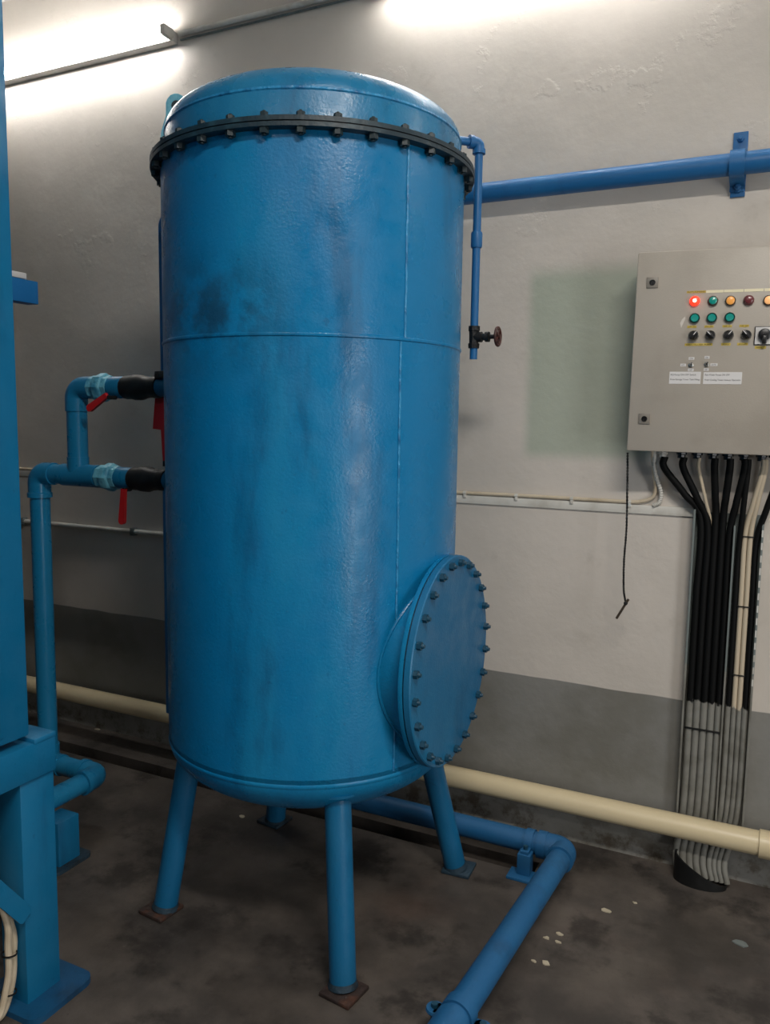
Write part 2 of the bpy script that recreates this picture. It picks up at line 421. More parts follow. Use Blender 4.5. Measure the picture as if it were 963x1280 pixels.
# lifting lug on the left of the lid
LA = 211; ur = Vector((math.cos(math.radians(LA)), math.sin(math.radians(LA)), 0)); tn = ur.cross(Vector((0, 0, 1)))
ol = [(.40, 2.209), (.440, 2.209), (.439, 2.25), (.432, 2.30), (.418, 2.345)]
for k in range(0, 11):
    t = math.radians(-10 + 220 * k / 10); ol.append((.388 + .030 * math.cos(t), 2.372 + .034 * math.sin(t)))
ol += [(.36, 2.33), (.385, 2.30)]
lug = MB().prism(ol, C(0) - tn * .011, ur, (0, 0, 1), tn * .022).build('lifting_lug', 'union', tank)
hc = C(2.373) + ur * .388
MB().cyl(hc - tn * .0118, hc + tn * .0118, .0145, n=20).build('lug_eye', 'flange', lug)

# ------------------------------------------------------------------ vent line on the right of the tank
va = 43.0; vr = .512
vp = az(va, vr, 0); vin = (C(0) - vp).normalized()
vent = thing('vent_pipe', (vp.x, vp.y, 1.69), 'thin blue vent pipe dropping from the tank lid to a valve', 'pipe')
MB().tube([az(va, vr, 2.325), az(va, vr, 1.80)], .0125, 16).build('pipe', 'pipe', vent)
e = MB(); e.tube(elbow_pts(az(va, vr, 2.352), vin, (0, 0, -1), .026), .0165, 16); e.rev([(.0, 0), (.02, 0), (.02, .014), (0, .014)], az(va, vr, 2.319), (0, 0, 1), 18)
e.rev([(.0, 0), (.02, 0), (.02, .014), (0, .014)], az(va, vr, 2.352) + vin * .02, vin, 18)
e.build('elbow', 'pipe', vent)
MB().tube([az(va, vr - .02, 2.352), az(va, .335, 2.352)], .0125, 16).build('pipe', 'pipe', vent)
MB().rev([(.0, 0), (.016, 0), (.018, .006), (.018, .042), (.016, .048), (0, .048)], az(va, vr, 2.04), (0, 0, 1), 18).build('coupling', 'pipe', vent)
vz = 1.768; vc = az(va, vr, vz)
val = MB(); val.rev([(0, -.034), (.018, -.034), (.019, -.02), (.0155, -.018), (.0165, .018), (.019, .02), (.019, .034), (0, .034)], vc, (0, 0, 1), 8)
val.rev([(.015, 0), (.0165, .026), (.011, .028), (.011, .036), (.016, .038), (.016, .05), (.007, .052), (.007, .066), (.01, .068), (.01, .074), (0, .074)], vc, AX, 12)
val = val.build('valve_body', 'iron', vent)
wc = vc + AX * .078
whl = MB(); whl.tube([wc + Vector((0, .027 * math.cos(t), .027 * math.sin(t))) for t in [2 * math.pi * k / 28 for k in range(29)]], .0048, 8, cap=False)
for k in range(5):
    t = 2 * math.pi * k / 5; whl.cyl(wc, wc + Vector((.0, .026 * math.cos(t), .026 * math.sin(t))), .0032, n=8)
whl.cyl(wc - AX * .008, wc + AX * .008, .007, n=10)
whl.build('handwheel', 'wheel', val)
MB().cyl(az(va, vr, 1.735), az(va, vr, 1.70), .012, n=16).build('outlet_nipple', 'pipe', vent)

# ------------------------------------------------------------------ inlet pipework left of the tank
PY = TC.y; XT = -1.80; ZU, ZL = 1.602, 1.296; XU, XL = -2.200, -2.395
inl = thing('inlet_pipework', (XL, PY, .2), 'blue riser pipe with upper and lower branches into the tank side', 'pipework')
PR = .035
MB().tube([(XL, PY, ZL - .07), (XL, PY, .26)], PR, 24).build('riser', 'pvc', inl)
e = MB(); e.tube(elbow_pts((XL, PY, ZL), (1, 0, 0), (0, 0, -1), .075, 10), .040, 24); e.rev([(0, 0), (.0435, 0), (.0435, .016), (.039, .02), (0, .02)], (XL, PY, ZL - .088), (0, 0, 1), 24); e.build('elbow', 'pvc', inl)
MB().tube([(XL + .06, PY, ZL), (XT - .17, PY, ZL)], PR, 24).build('pipe', 'pvc', inl)
t_ = MB(); t_.tube([(XU - .07, PY, ZL), (XU + .10, PY, ZL)], .0395, 24); t_.tube([(XU, PY, ZL), (XU, PY, ZL + .065)], .0375, 24); t_.build('tee', 'pvc', inl)
MB().tube([(XU, PY, ZL + .05), (XU, PY, ZU - .06)], PR, 24).build('riser', 'pvc', inl)
MB().tube(elbow_pts((XU, PY, ZU), (1, 0, 0), (0, 0, -1), .08, 10), .0385, 24).build('elbow', 'pvc', inl)
MB().tube([(XU + .07, PY, ZU), (XT - .17, PY, ZU)], PR, 24).build('pipe', 'pvc', inl)
for zz in (ZU, ZL):
    ux = -2.085 if zz == ZU else -2.06
    u = MB().rev([(.036, -.035), (.041, -.033), (.041, -.008), (.047, -.004), (.049, .002), (.049, .026), (.046, .03), (.041, .032), (.040, .05), (.036, .052)], (ux, PY, zz), AX, 8).build('union', 'union', inl)
    vb = MB(); x0 = ux + .055
    vb.rev([(0, 0), (.037, 0), (.037, .05), (.034, .055), (.036, .06)], (x0, PY, zz), AX, 20); vb.build('nipple', 'pvc', inl)
    vb = MB(); vb.rev([(0, 0), (.036, 0), (.040, .008), (.039, .03), (.043, .045), (.043, .075), (.037, .09), (.034, .12), (.036, .125), (.036, .15), (0, .15)], (x0 + .055, PY, zz), AX, 16)
    vb = vb.build('valve_body', 'black', inl)
    MB().tube([(x0 + .2, PY, zz), (TC.x - TR + .02, PY, zz)], .030, 20).build('nipple', 'leg', inl)
    if zz == ZU: a0, a1 = px_y(134, 494, PY - .05), px_y(113, 510, PY - .05)
    else: a0, a1 = px_y(155, 611, PY - .05), px_y(153, 651, PY - .05)
    h = MB(); d = (a1 - a0).normalized(); sd = d.cross(Vector((0, 1, 0))).normalized()
    ol = [(0, -.0085), ((a1 - a0).length, -.0125)] + [((a1 - a0).length + .0125 * math.sin(t), -.0125 * math.cos(t)) for t in [math.pi * k / 8 for k in range(1, 8)]] + [((a1 - a0).length, .0125), (0, .0085)]
    h.prism(ol, a0 - Vector((0, .006, 0)), d, sd, (0, .012, 0)); h.build('lever_handle', 'red', vb, label='red plastic lever grip')
    s = MB(); st = Vector((a0.x - .01 * d.x, PY, zz - .035)); s.cyl(st + Vector((0, -.02, 0)), Vector((st.x, PY - .055, st.z)), .007, n=10)
    s.cyl(Vector((st.x, PY - .05, st.z)), a0 + d * .01, .005, n=8); s.build('stem', 'iron', vb)
# tee caps on the tank side with the drop line, and the long red lever
for zz, zt in ((ZU, 2.09), (ZL, .50)):
    MB().tube([(XT, PY, zz), (XT, PY, zt)], .0155, 14).build('side_pipe', 'pipe', inl)
MB().rev([(.0, 0), (.034, 0), (.036, .006), (.034, .022), (.02, .024), (0, .024)], (XT, PY, ZU + .028), (0, 0, 1), 8).build('cap', 'iron', inl)
MB().tube(fillet([(XT, PY, 2.06), (XT, PY, 2.14), (TC.x - TR + .01, PY, 2.14)], .03), .0155, 14).build('side_pipe', 'pipe', inl)
def quad_plate(pix, Y, t, name, m, parent):
    P = [px_y(x, y, Y) for x, y in pix]; b = MB(); n = len(P); i = b.addv(P); j = b.addv([p + Vector((0, t, 0)) for p in P])
    b.f.append(list(range(i, i + n))); b.f.append(list(range(j, j + n))[::-1])
    for k in range(n): b.f.append([i + k, i + (k + 1) % n, j + (k + 1) % n, j + k])
    return b.build(name, m, parent)
quad_plate([(194, 494), (207, 494), (206, 538), (191, 536)], 2.10, .012, 'lever_handle', 'red', inl)
quad_plate([(200, 520), (208, 520), (206, 576), (203.5, 576)], 2.09, .008, 'lever_handle', 'red', inl)
quad_plate([(203.5, 576), (206, 576), (205.5, 583), (203.5, 583)], 2.09, .008, 'lever_tip', 'black', inl)
# the bottom of the riser: two elbows turning towards the frame
ZB = .2
MB().tube(elbow_pts((XL, PY, ZB), (1, 0, 0), (0, 0, 1), .07, 10), .040, 24).build('elbow', 'pvc', inl)
MB().tube([(XL + .06, PY, ZB), (-2.19, PY, ZB)], PR, 24).build('pipe', 'pvc', inl)
e = MB(); e.tube(elbow_pts((-2.145, PY, ZB), (-1, 0, 0), (0, -1, 0), .062, 10), .041, 24)
e.rev([(0, 0), (.0445, 0), (.0445, .018), (0, .018)], (-2.222, PY, ZB), AX, 24); e.rev([(0, 0), (.0445, 0), (.0445, .018), (0, .018)], (-2.145, PY - .078, ZB), (0, 1, 0), 24); e.build('elbow', 'pvc', inl)
MB().tube([(-2.145, PY - .06, ZB), (-2.145, 1.8, ZB), (-2.145, 1.55, ZB)], PR, 24).build('pipe', 'pvc', inl)

# ------------------------------------------------------------------ blue vessel and frame at the left edge
VX = -1.612
ves = thing('equipment_skid', (-2.2, .8, 0), 'tall blue steel box casing on a welded frame at the left edge', 'equipment')
MB().box2((-3.0, -.3, .715), (VX, 1.342, 2.95), .006).build('casing', 'vessel', ves)
MB().box2((VX - .002, -.2, .735), (VX + .004, 1.268, 1.345), .002).build('access_panel', 'vessel', ves)
MB().box2((-1.70, 1.308, .008), (VX, 1.412, .62), .004).build('post', 'vessel', ves)
MB().box2((-2.13, 1.800, .008), (-2.045, 1.89, .162), .004).build('post', 'vessel', ves)
MB().box2((-2.9, -.25, .602), (-1.7, -.17, .70), .004).build('crossbeam', 'vessel', ves)
MB().box2((-1.70, -.28, .008), (VX, -.18, .62), .004).build('post', 'vessel', ves)
MB().box2((-2.98, -.28, .008), (-2.88, -.18, .715), .004).build('post', 'vessel', ves)
MB().box2((-2.98, 1.2, .008), (-2.88, 1.3, .715), .004).build('post', 'vessel', ves)
bmw = MB().box2((VX - .085, -.3, .602), (VX + .010, 1.412, .694), .004).build('crossbeam', 'vessel', ves)
MB().box2((VX - .085, 1.345, .69), (VX + .012, 1.412, .704), .003).build('beam_lip', 'vessel', ves)
# brace: flat bar from upper left to the post
p0 = px_x(-70, 1058, VX + .006); p1 = px_x(30, 1143, VX + .006); d = (p1 - p0).normalized(); sd = d.cross(AX).normalized()
L = (p1 - p0).length
MB().prism([(0, -.021), (L - .01, -.021), (L + .008, -.016), (L + .008, .018), (L, .022), (0, .022)], p0, d, sd, (.008, 0, 0)).build('brace', 'vessel', ves)
ol = [(-.12, -.09), (.085, -.09)] + [(.075 + .03 * math.sin(t) , .055 - .03 * math.cos(t) + .04) for t in [math.pi / 2 * k / 6 for k in range(1, 10)]] + [(-.12, .125)]
ol = [(-.12, -.1)] + [(.055 + .035 * math.cos(t), -.065 + .035 * math.sin(t)) for t in [-math.pi / 2 + math.pi / 2 * k / 6 for k in range(7)]] + [(.055 + .035 * math.cos(t), .065 + .035 * math.sin(t)) for t in [math.pi / 2 * k / 6 for k in range(7)]] + [(-.12, .1)]
MB().prism(ol, (-1.635, 1.37, 0), (1, 0, 0), (0, 1, 0), (0, 0, .016)).build('base_plate', 'navy', ves)
MB().prism([(a * .55, b_ * .8) for a, b_ in ol], (-2.07, 1.845, 0), (1, 0, 0), (0, 1, 0), (0, 0, .012)).build('base_plate', 'plate', ves)
# stub bracket beyond the casing edge, with a grey bar lying on it
q = px_x(48, 366, -1.75)
MB().box2((-1.79, 1.30, q.z - .03), (-1.75, q.y, q.z + .028), .002).build('stub_bracket', 'pipe', ves)
q2 = px_x(32, 350, -1.76)
MB().box2((-1.80, 1.30, q.z + .030), (-1.755, q2.y, q.z + .045), .002).build('grey_bar', 'batten', ves)

def path_x(pix, X): return [px_x(x, y, X) for x, y in pix]
wl = [([(4, 1120), (8, 1150), (10, 1185), (11, 1215), (6, 1245), (0, 1268), (-14, 1290)], -1.635, 'white cable nearest the left photo edge beside the skid post'),
      ([(11, 1125), (15, 1160), (17, 1195), (16, 1222), (10, 1250), (2, 1278), (-10, 1300)], -1.645, 'white cable flecked with blue paint touching the skid post')]
for pix, X, lab in wl:
    P = path_x(pix, X); P = [P[0] + Vector((-.16, -.03, .03)), P[0] + Vector((-.05, -.005, .02))] + P[1:]
    P = [Vector((p.x, p.y, max(p.z, .012))) for p in P]
    tag(MB().tube(spline(P, 6), .0085, 10).build('white_cable', 'offwhite'), lab, 'cable', 'white cables by the skid post')
for pix, lab in (((11.5, 1192), 'upper black tie around the white cables by the skid post'), ((11, 1240), 'lower black tie around the white cables by the skid post')):
    p = px_x(*pix, -1.64)
    tag(MB().rev([(.017, -.002), (.0195, -.002), (.0195, .002), (.017, .002)], p, (0, .12, 1), 14, closed=True).build('cable_tie', 'black'), lab, 'cable tie', 'ties on the white cables')
hz = thing('black_hose', (-1.95, 1.55, 0), 'black hose behind the blue skid post', 'hose')
p = px_y(4, 1031, 1.62)
MB().tube(spline([p + Vector((.03, 0, 0)), p, p + Vector((-.05, -.10, -.01)), p + Vector((-.06, -.5, -p.z + .07)), p + Vector((-.06, -.9, -p.z + .036))], 8), .034, 18).build('hose', 'black', hz)
MB().rev([(.02, 0), (.039, 0), (.039, .02), (.02, .02)], p + Vector((.012, 0, 0)), AX, 18, closed=True).build('end_collar', 'black', hz)

# ------------------------------------------------------------------ wall fluorescent lamps
def lamp(x0, x1, z, label):
    t = thing('fluorescent_lamp', ((x0 + x1) / 2, WALL_Y, z), label, 'lamp', 'fluorescent lamps along the wall')
    MB().box2((x0, WALL_Y - .042, z - .022), (x1, WALL_Y, z + .022), .003).build('batten', 'batten', t)
    ty = WALL_Y - .078
    MB().tube([(x0 + .012, ty, z), (x1 - .012, ty, z)], .0135, 16).build('tube', 'tube', t)
    for x in (x0, x1):
        MB().box2((x - .012, WALL_Y - .098, z - .02), (x + .012, WALL_Y - .038, z + .02), .005).build('lamp_holder', 'white', t)
    return t
lamp(-3.50, -2.318, 3.062, 'lit fluorescent tube on a grey batten high on the wall at upper left')
lamp(-1.36, -.16, 3.062, 'lit fluorescent tube on the wall above the frame over the blue pipe')
lamp(.86, 2.06, 3.062, 'lit fluorescent tube on the wall beyond the right frame edge')
cd = thing('lamp_conduit', (-1.84, WALL_Y, 3.06), 'thin pale conduit running from the wall lamp up to the right', 'conduit')
MB().tube([(-2.30, WALL_Y - .014, 3.072), (-1.375, WALL_Y - .014, 3.072)], .011, 12).build('conduit', 'white', cd)
MB().tube([(-2.30, WALL_Y - .006, 3.052), (-1.375, WALL_Y - .006, 3.052)], .004, 8).build('cable', 'galv', cd)

# ------------------------------------------------------------------ blue pipe high on the wall with its bracket
ZP, YP = 2.286, 2.712
wp = thing('overhead_pipe', (0, YP, ZP), 'blue pipe running level along the wall above the control cabinet', 'pipe')
MB().tube(fillet([(1.6, YP, ZP), (-1.24, YP, ZP), (-1.24, YP, 1.95), (-1.24, 2.47, 1.95)], .09, 8), .0325, 24).build('pipe', 'pipe', wp)
xb = -.142
br = MB().box2((xb - .021, WALL_Y - .008, 2.205), (xb + .021, WALL_Y, 2.397), .0015).build('bracket_plate', 'pipe', wp)
st = []
for k in range(0, 17):
    t = math.radians(100 - k * 200 / 16); st.append(Vector((xb, YP - .0355 * math.cos(t), ZP + .0355 * math.sin(t))))
sm = MB(); prof = [Vector((xb, WALL_Y - .010, ZP + .04))] + [Vector((xb, YP + .01, ZP + .037))] + st + [Vector((xb, WALL_Y - .03, ZP - .040)), Vector((xb, WALL_Y - .014, ZP - .044)), Vector((xb, WALL_Y - .012, ZP - .058))]
for sx in (-.023, .019): sm.addv([p + Vector((sx, 0, 0)) for p in prof])
for sx in (-.023, .019): sm.addv([Vector((p.x + sx, YP + (p.y - YP) * (1.14 if p.y < YP + .02 else 1), ZP + (p.z - ZP) * 1.14)) for p in prof])
n = len(prof)
for k in range(n - 1):
    sm.f += [[k, k + 1, n + k + 1, n + k], [2 * n + k, 3 * n + k, 3 * n + k + 1, 2 * n + k + 1], [k, 2 * n + k, 2 * n + k + 1, k + 1], [n + k, n + k + 1, 3 * n + k + 1, 3 * n + k]]
sm.f += [[0, n, 3 * n, 2 * n], [n - 1, 3 * n - 1, 4 * n - 1, 2 * n - 1][0:4]]
sm.build('clamp_strap', 'pipe', wp)
for z, y in ((2.376, WALL_Y - .008), (2.212 + .014, WALL_Y - .008), (ZP - .053, WALL_Y - .016)):
    MB().rev([(.011, 0), (.010, .007), (.005, .009), (.005, .016), (0, .016)], (xb, y, z), (0, -1, 0), 6).build('bolt', 'pipe', br)

# ------------------------------------------------------------------ control cabinet
BY = 2.60
cab = thing('control_cabinet', (-.409, 2.60, 1.425), 'grey metal electrical control cabinet with coloured pilot lamps and black knobs', 'cabinet')
cab_parts_from = len(bpy.data.objects)
bx0, bx1, bz0, bz1 = -.409, .391, 1.422, 2.026
MB().box2((bx0 + .006, BY + .022, bz0 + .004), (bx1 - .006, WALL_Y - .062, bz1 - .004), .004).build('body', 'cab', cab)
door = MB().box2((bx0, BY, bz0), (bx1, BY + .02, bz1), .005).build('door', 'cab', cab)
FY = BY
def disc(x, z, prof, m, name, parent, n=24): return MB().rev(prof, (x, FY, z), (0, -1, 0), n).build(name, m, parent)
for x, z in ((-.362, 1.934), (-.361, 1.522)):
    lk = MB().box2((x - .017, FY - .004, z - .016), (x + .017, FY, z + .016), .001).build('lock_plate', 'edge', door)
    disc(x, z, [(.0085, 0), (.0085, .006), (.007, .007), (.006, .004), (0, .004)], 'knob', 'key_cylinder', door)
lens = [(.0115, .004), (.0115, .012), (.0105, .0145), (.007, .016), (0, .0165)]
bez = [(0, 0), (.0145, 0), (.0148, .006), (.013, .009), (.0118, .009), (.0118, .004), (0, .004)]
for x, z, bm2, lm, lab in ((-.238, 1.875, 'redlens', 'redlens', 'lit red pilot lamp'), (-.187, 1.874, 'brownbezel', 'teal', 'teal pilot lamp'),
                      (-.139, 1.873, 'brownbezel', 'amber', 'amber pilot lamp'), (-.090, 1.873, 'maroon', 'maroon', 'maroon pilot lamp'), (-.037, 1.871, 'brownbezel', 'peach', 'peach pilot lamp'),
                      (.012, 1.870, 'maroon', 'maroon', None), (.062, 1.869, 'brownbezel', 'teal', None)):
    p = disc(x, z, bez, bm2, 'pilot_lamp', cab); 
    if lab: p['label'] = lab
    disc(x, z, lens, lm, 'lens', p)
    if lm == 'redlens': disc(x, z, [(.0055, .0158), (.0045, .0172), (0, .0176)], 'redcore', 'lamp_core', p)
for x in (-.235, -.187, -.138):
    p = disc(x, 1.8245, [(0, 0), (.0146, 0), (.0148, .009), (.0132, .0115), (.0122, .0105), (.0120, .006), (0, .006)], 'tealbezel', 'push_button', cab); p['label'] = 'teal push button'
    disc(x, 1.8245, [(.0115, .006), (.0115, .0105), (.0105, .0125), (0, .0118)], 'teal', 'button_cap', p)
for x, a in ((-.235, 38), (-.188, -42), (-.138, 38), (-.090, -42)):
    p = disc(x, 1.7735, [(0, 0), (.0152, 0), (.0152, .003), (.0135, .005), (0, .005)], 'steel', 'selector_knob', cab)
    g = disc(x, 1.7735, [(.0128, .005), (.0128, .016), (.0118, .018), (0, .018)], 'knob', 'knob_grip', p)
    rot = Matrix.Rotation(math.radians(a), 3, 'Y')
    MB().box((x, FY - .021, 1.7735), (.009, .012, .028), rot, .002).build('knob_bar', 'knob', p)
    c2 = Vector((x, FY - .0278, 1.7735)) + rot @ Vector((0, 0, .0065)); MB().box(c2, (.002, .0012, .013), rot).build('pointer', 'wwhite', p)
p = MB().box2((-.068, FY - .004, 1.7435), (-.014, FY, 1.7975), .002).build('rotary_switch', 'knob', cab)
MB().box2((-.0655, FY - .0048, 1.746), (-.0165, FY - .0038, 1.795)).build('switch_plate', 'wwhite', p)
disc(-.041, 1.7735, [(.0175, .0045), (.0165, .018), (.012, .02), (0, .02)], 'knob', 'switch_knob', p)
MB().box((-.041, FY - .017, 1.758), (.013, .014, .024), None, .003).build('switch_bar', 'knob', p)
for x, z in ((-.2365, 1.686), (-.1925, 1.688)):
    p = disc(x, z, [(0, 0), (.0078, 0), (.0078, .003), (.0055, .004), (.0045, .008), (0, .008)], 'steel', 'toggle_switch', cab, 6)
    MB().cyl((x, FY - .006, z), (x + .002, FY - .019, z + .005), .0018, .0026, n=8).build('toggle_lever', 'knob', p)
# printed labels
def flat(x0, x1, z0, z1, m, name='label', t=.0009): return MB().box2((x0, FY - t, z0), (x1, FY + .0005, z1)).build(name, m, cab)
def text(s, x, z, size, parent, m='ink', width=None):
    cu = bpy.data.curves.new('lettering', 'FONT'); cu.body = s; cu.size = size; cu.fill_mode = 'FRONT'
    o = bpy.data.objects.new('lettering_curve', cu); COL.objects.link(o)
    me = bpy.data.meshes.new_from_object(o.evaluated_get(bpy.context.evaluated_depsgraph_get())); bpy.data.objects.remove(o); bpy.data.curves.remove(cu)
    xs = [v.co.x for v in me.vertices]; sx = width / (max(xs) - min(xs)) if width else 1
    off = root_loc(parent)
    for v in me.vertices: v.co = Vector((x + v.co.x * sx, FY - .00125, z + v.co.y)) - off
    me.materials.clear(); me.materials.append(M[m]); me.name = 'lettering'
    o = bpy.data.objects.new('lettering', me); COL.objects.link(o); o.parent = parent; return o
flat(-.262, -.209, 1.899, 1.9055, 'yellow')
text('PUMPS RUNNING', -.260, 1.9005, .005, bpy.data.objects[-1] if False else cab, width=.048)
for a, b_ in ((-.208, -.160), (-.159, -.106), (-.104, -.052), (-.050, .0), (.002, .05)): flat(a, b_, 1.898, 1.906, 'pale')
for x, s in ((-.254, 'OFF  ON'), (-.206, 'OFF  ON'), (-.156, 'OFF  ON'), (-.110, 'OFF  ON')):
    flat(x, x + .026, 1.7965, 1.8035, 'yellow'); text(s, x + .003, 1.798, .005, cab, width=.02)
for a, b_, s in ((-.258, -.180, 'RAW WATER PUMP'), (-.156, -.130, 'PUMP'), (-.112, -.083, 'BYPASS'), (-.064, -.034, 'SELECT')):
    flat(a, b_, 1.7435 if a < -.07 else 1.733, 1.751 if a < -.07 else 1.741, 'yellow'); text(s, a + .004, (1.745 if a < -.07 else 1.735), .005, cab, width=b_ - a - .008)
for x, z, w_ in ((-.244, 1.702, .016), (-.2665, 1.6825, .016), (-.244, 1.668, .016), (-.1995, 1.705, .014), (-.182, 1.6835, .020), (-.1995, 1.669, .014)):
    flat(x, x + w_, z, z + .008, 'wwhite'); text('ON' if z > 1.7 else ('OFF' if z < 1.672 else 'AUTO'), x + .003, z + .0018, .0055, cab, width=w_ - .007)
flat(-.296, -.2065, 1.630, 1.6665, 'wwhite', 'sticker'); flat(-.199, -.0925, 1.630, 1.6655, 'wwhite', 'sticker')
text('RO Pump ON OFF Switch', -.293, 1.655, .007, cab, width=.072); text('From Storage Tower Tank Filling', -.293, 1.641, .007, cab, width=.083)
text('Raw Water Pumps ON OFF', -.195, 1.655, .007, cab, width=.068); text('From Cooling Tower makeup Operation', -.195, 1.640, .007, cab, width=.099)
sp = [px_y(x, y, FY) for x, y in ((850, 409), (848.5, 403), (851, 398), (854.5, 394.5), (855, 397), (852.5, 403))]
MB().prism([(p.x, p.z) for p in sp], (0, FY + .0004, 0), (1, 0, 0), (0, 0, 1), (0, -.0009, 0)).build('scratch', 'scratch', cab)
for i, x in enumerate((-.306, -.248, -.202, -.156, -.112, -.066, -.016, .02)):
    MB().rev([(0, 0), (.016, 0), (.016, -.014), (.012, -.016), (.012, -.026), (0, -.026)], (x, 2.71, bz0 + .005), (0, 0, 1), 8).build('cable_gland', 'white' if i == 0 else 'knob', cab)
for x in (bx0 + .06, bx1 - .06):
    MB().box2((x - .02, WALL_Y - .064, bz0 + .03), (x + .02, WALL_Y - .008 - (.054 if x > 0 else 0), bz1 - .03), .002).build('mounting_rail', 'edge', cab)
cab.rotation_euler = (0, math.radians(.6), math.radians(4.0))

# ------------------------------------------------------------------ cables below the cabinet
CYW = 2.757
def cable(pts, r, m, lab, cat='cable', group='cables in the tray below the cabinet'):
    return tag(MB().tube(spline(pts, 8), r, 12).build('power_cable', m), lab, cat, group)
CZT = 1.402
def drop(xt, xs, zs, xb, r, m, lab, yb=0.0, kick=0.0):
    pts = [(xt, 2.71, CZT), (xt, 2.712, CZT - .035), (xt + (xs - xt) * .55, 2.735, (CZT - .035 + zs) / 2), (xs, CYW + yb, zs), (xs, CYW + yb, .95), (xs, CYW + yb, .6), (xs, CYW + yb, .3), (xs + (xb - xs) * .3, CYW + yb, .18), (xb, 2.73, .075), (xb + .012, 2.715, .015)]
    return cable(pts, r, m, lab)
drop(-.306, -.190, 1.20, -.204, .0112, 'cblack', 'black cable at the left edge of the tray, fixed in the white gland')
drop(-.248, -.168, 1.18, -.183, .0112, 'cblack', 'black cable second from left in the cable tray')
drop(-.202, -.157, 1.16, -.172, .0055, 'cwhite', 'thin white cable slipping behind the black cables under the cabinet', .012)
drop(-.156, -.146, 1.20, -.162, .0112, 'cblack', 'black cable hanging straight down from the cabinet, third in the tray')
drop(-.112, -.124, 1.20, -.141, .0112, 'cblack', 'black cable fourth from left in the cable tray')
drop(-.070, -.102, 1.16, -.120, .0108, 'cblack', 'black cable bending left just before the tray centre rail')
drop(-.060, -.0735, 1.10, -.100, .0085, 'cblack', 'black cable just right of the tray centre rail')
drop(-.018, -.0565, 1.16, -.085, .0078, 'cwhite', 'left white cable of the tied pair in the tray')
drop(-.012, -.0405, 1.16, -.070, .0078, 'cwhite', 'right white cable of the tied pair in the tray')
drop(.030, -.0235, 1.14, -.053, .0095, 'cblack', 'black cable at the right edge of the tray')
tr = thing('cable_tray', (-.11, WALL_Y, .12), 'shallow metal cable tray holding the cables below the cabinet', 'cable tray')
MB().box2((-.212, WALL_Y - .003, .12), (-.004, WALL_Y, 1.225)).build('back_plate', 'rail', tr)
for x, z1 in ((-.209, 1.235), (-.088, 1.19), (-.007, 1.20)):
    rl = MB(); wd = .003 if x != -.088 else .0028
    rl.box2((x - wd, WALL_Y - .04, .12), (x + wd, WALL_Y, z1), .0008); rl.build('rail', 'rail', tr)
for k in range(13):
    z = .68 + k * .04
    MB().box2((-.0095, WALL_Y - .0408, z), (-.0045, WALL_Y - .039, z + .022)).build('slot', 'white', tr)
for zz, lab in ((1.155, 'topmost'), (.93, 'middle'), (.705, 'lowest')):
    tag(MB().box2((-.068, CYW - .0105, zz), (-.030, CYW - .0075, zz + .004), .0005).build('cable_tie', 'black'), lab + ' black tie around the white cable pair in the tray', 'cable tie', 'black ties on the white pair')
tag(MB().box2((-.202, CYW - .0145, .505), (-.093, CYW - .011, .511), .0005).build('cable_tie', 'black'), 'long black tie across the grey painted cables above the cream pipe', 'cable tie')
# black sleeve in the floor where the cables go down
sl = MB(); n = 28; cxs, cys = -.124, 2.712; rings = []
def ztop(c): return .04 - .04 * c
for rr, zf in ((1.0, 0), (1.0, 1), (.93, 1), (.93, 0)):
    rings.append(sl.addv([(cxs + .083 * rr * math.cos(2 * math.pi * k / n), cys + .050 * rr * math.sin(2 * math.pi * k / n), -.02 if not zf else ztop(math.cos(2 * math.pi * k / n)) + .012) for k in range(n)]))
for a, b_ in zip(rings, rings[1:]):
    for k in range(n): sl.f.append([a + k, a + (k + 1) % n, b_ + (k + 1) % n, b_ + k])
tag(sl.build('duct_sleeve', 'black'), 'black oval duct sleeve in the floor swallowing the grey cables', 'duct')

# pull cord
cp = [px_y(x, y, 2.66) for x, y in ((785, 566), (784.5, 610), (783.5, 660), (780.5, 700), (780, 735), (782, 751))]
pc = thing('pull_cord', cp[-1], 'thin black cord with a short stick hanging from the cabinet corner', 'cord')
for k in range(2):
    S = spline(cp, 40); P = [p + Vector((.0016 * math.cos(i * .9 + k * math.pi), .0016 * math.sin(i * .9 + k * math.pi), 0)) for i, p in enumerate(S)]
    MB().tube(P, .0023, 5).build('strand', 'black', pc)
a, b_ = px_y(786, 749, 2.655), px_y(771, 773, 2.655)
MB().tube([a, a.lerp(b_, .15), b_], .0042, 10).build('stick', 'brownbezel', pc)
kn = px_y(782.5, 754, 2.653); MB().rev([(0, -.008), (.006, -.004), (.007, 0), (.006, .004), (0, .008)], kn, (.5, 0, 1), 10).build('knot', 'black', pc)

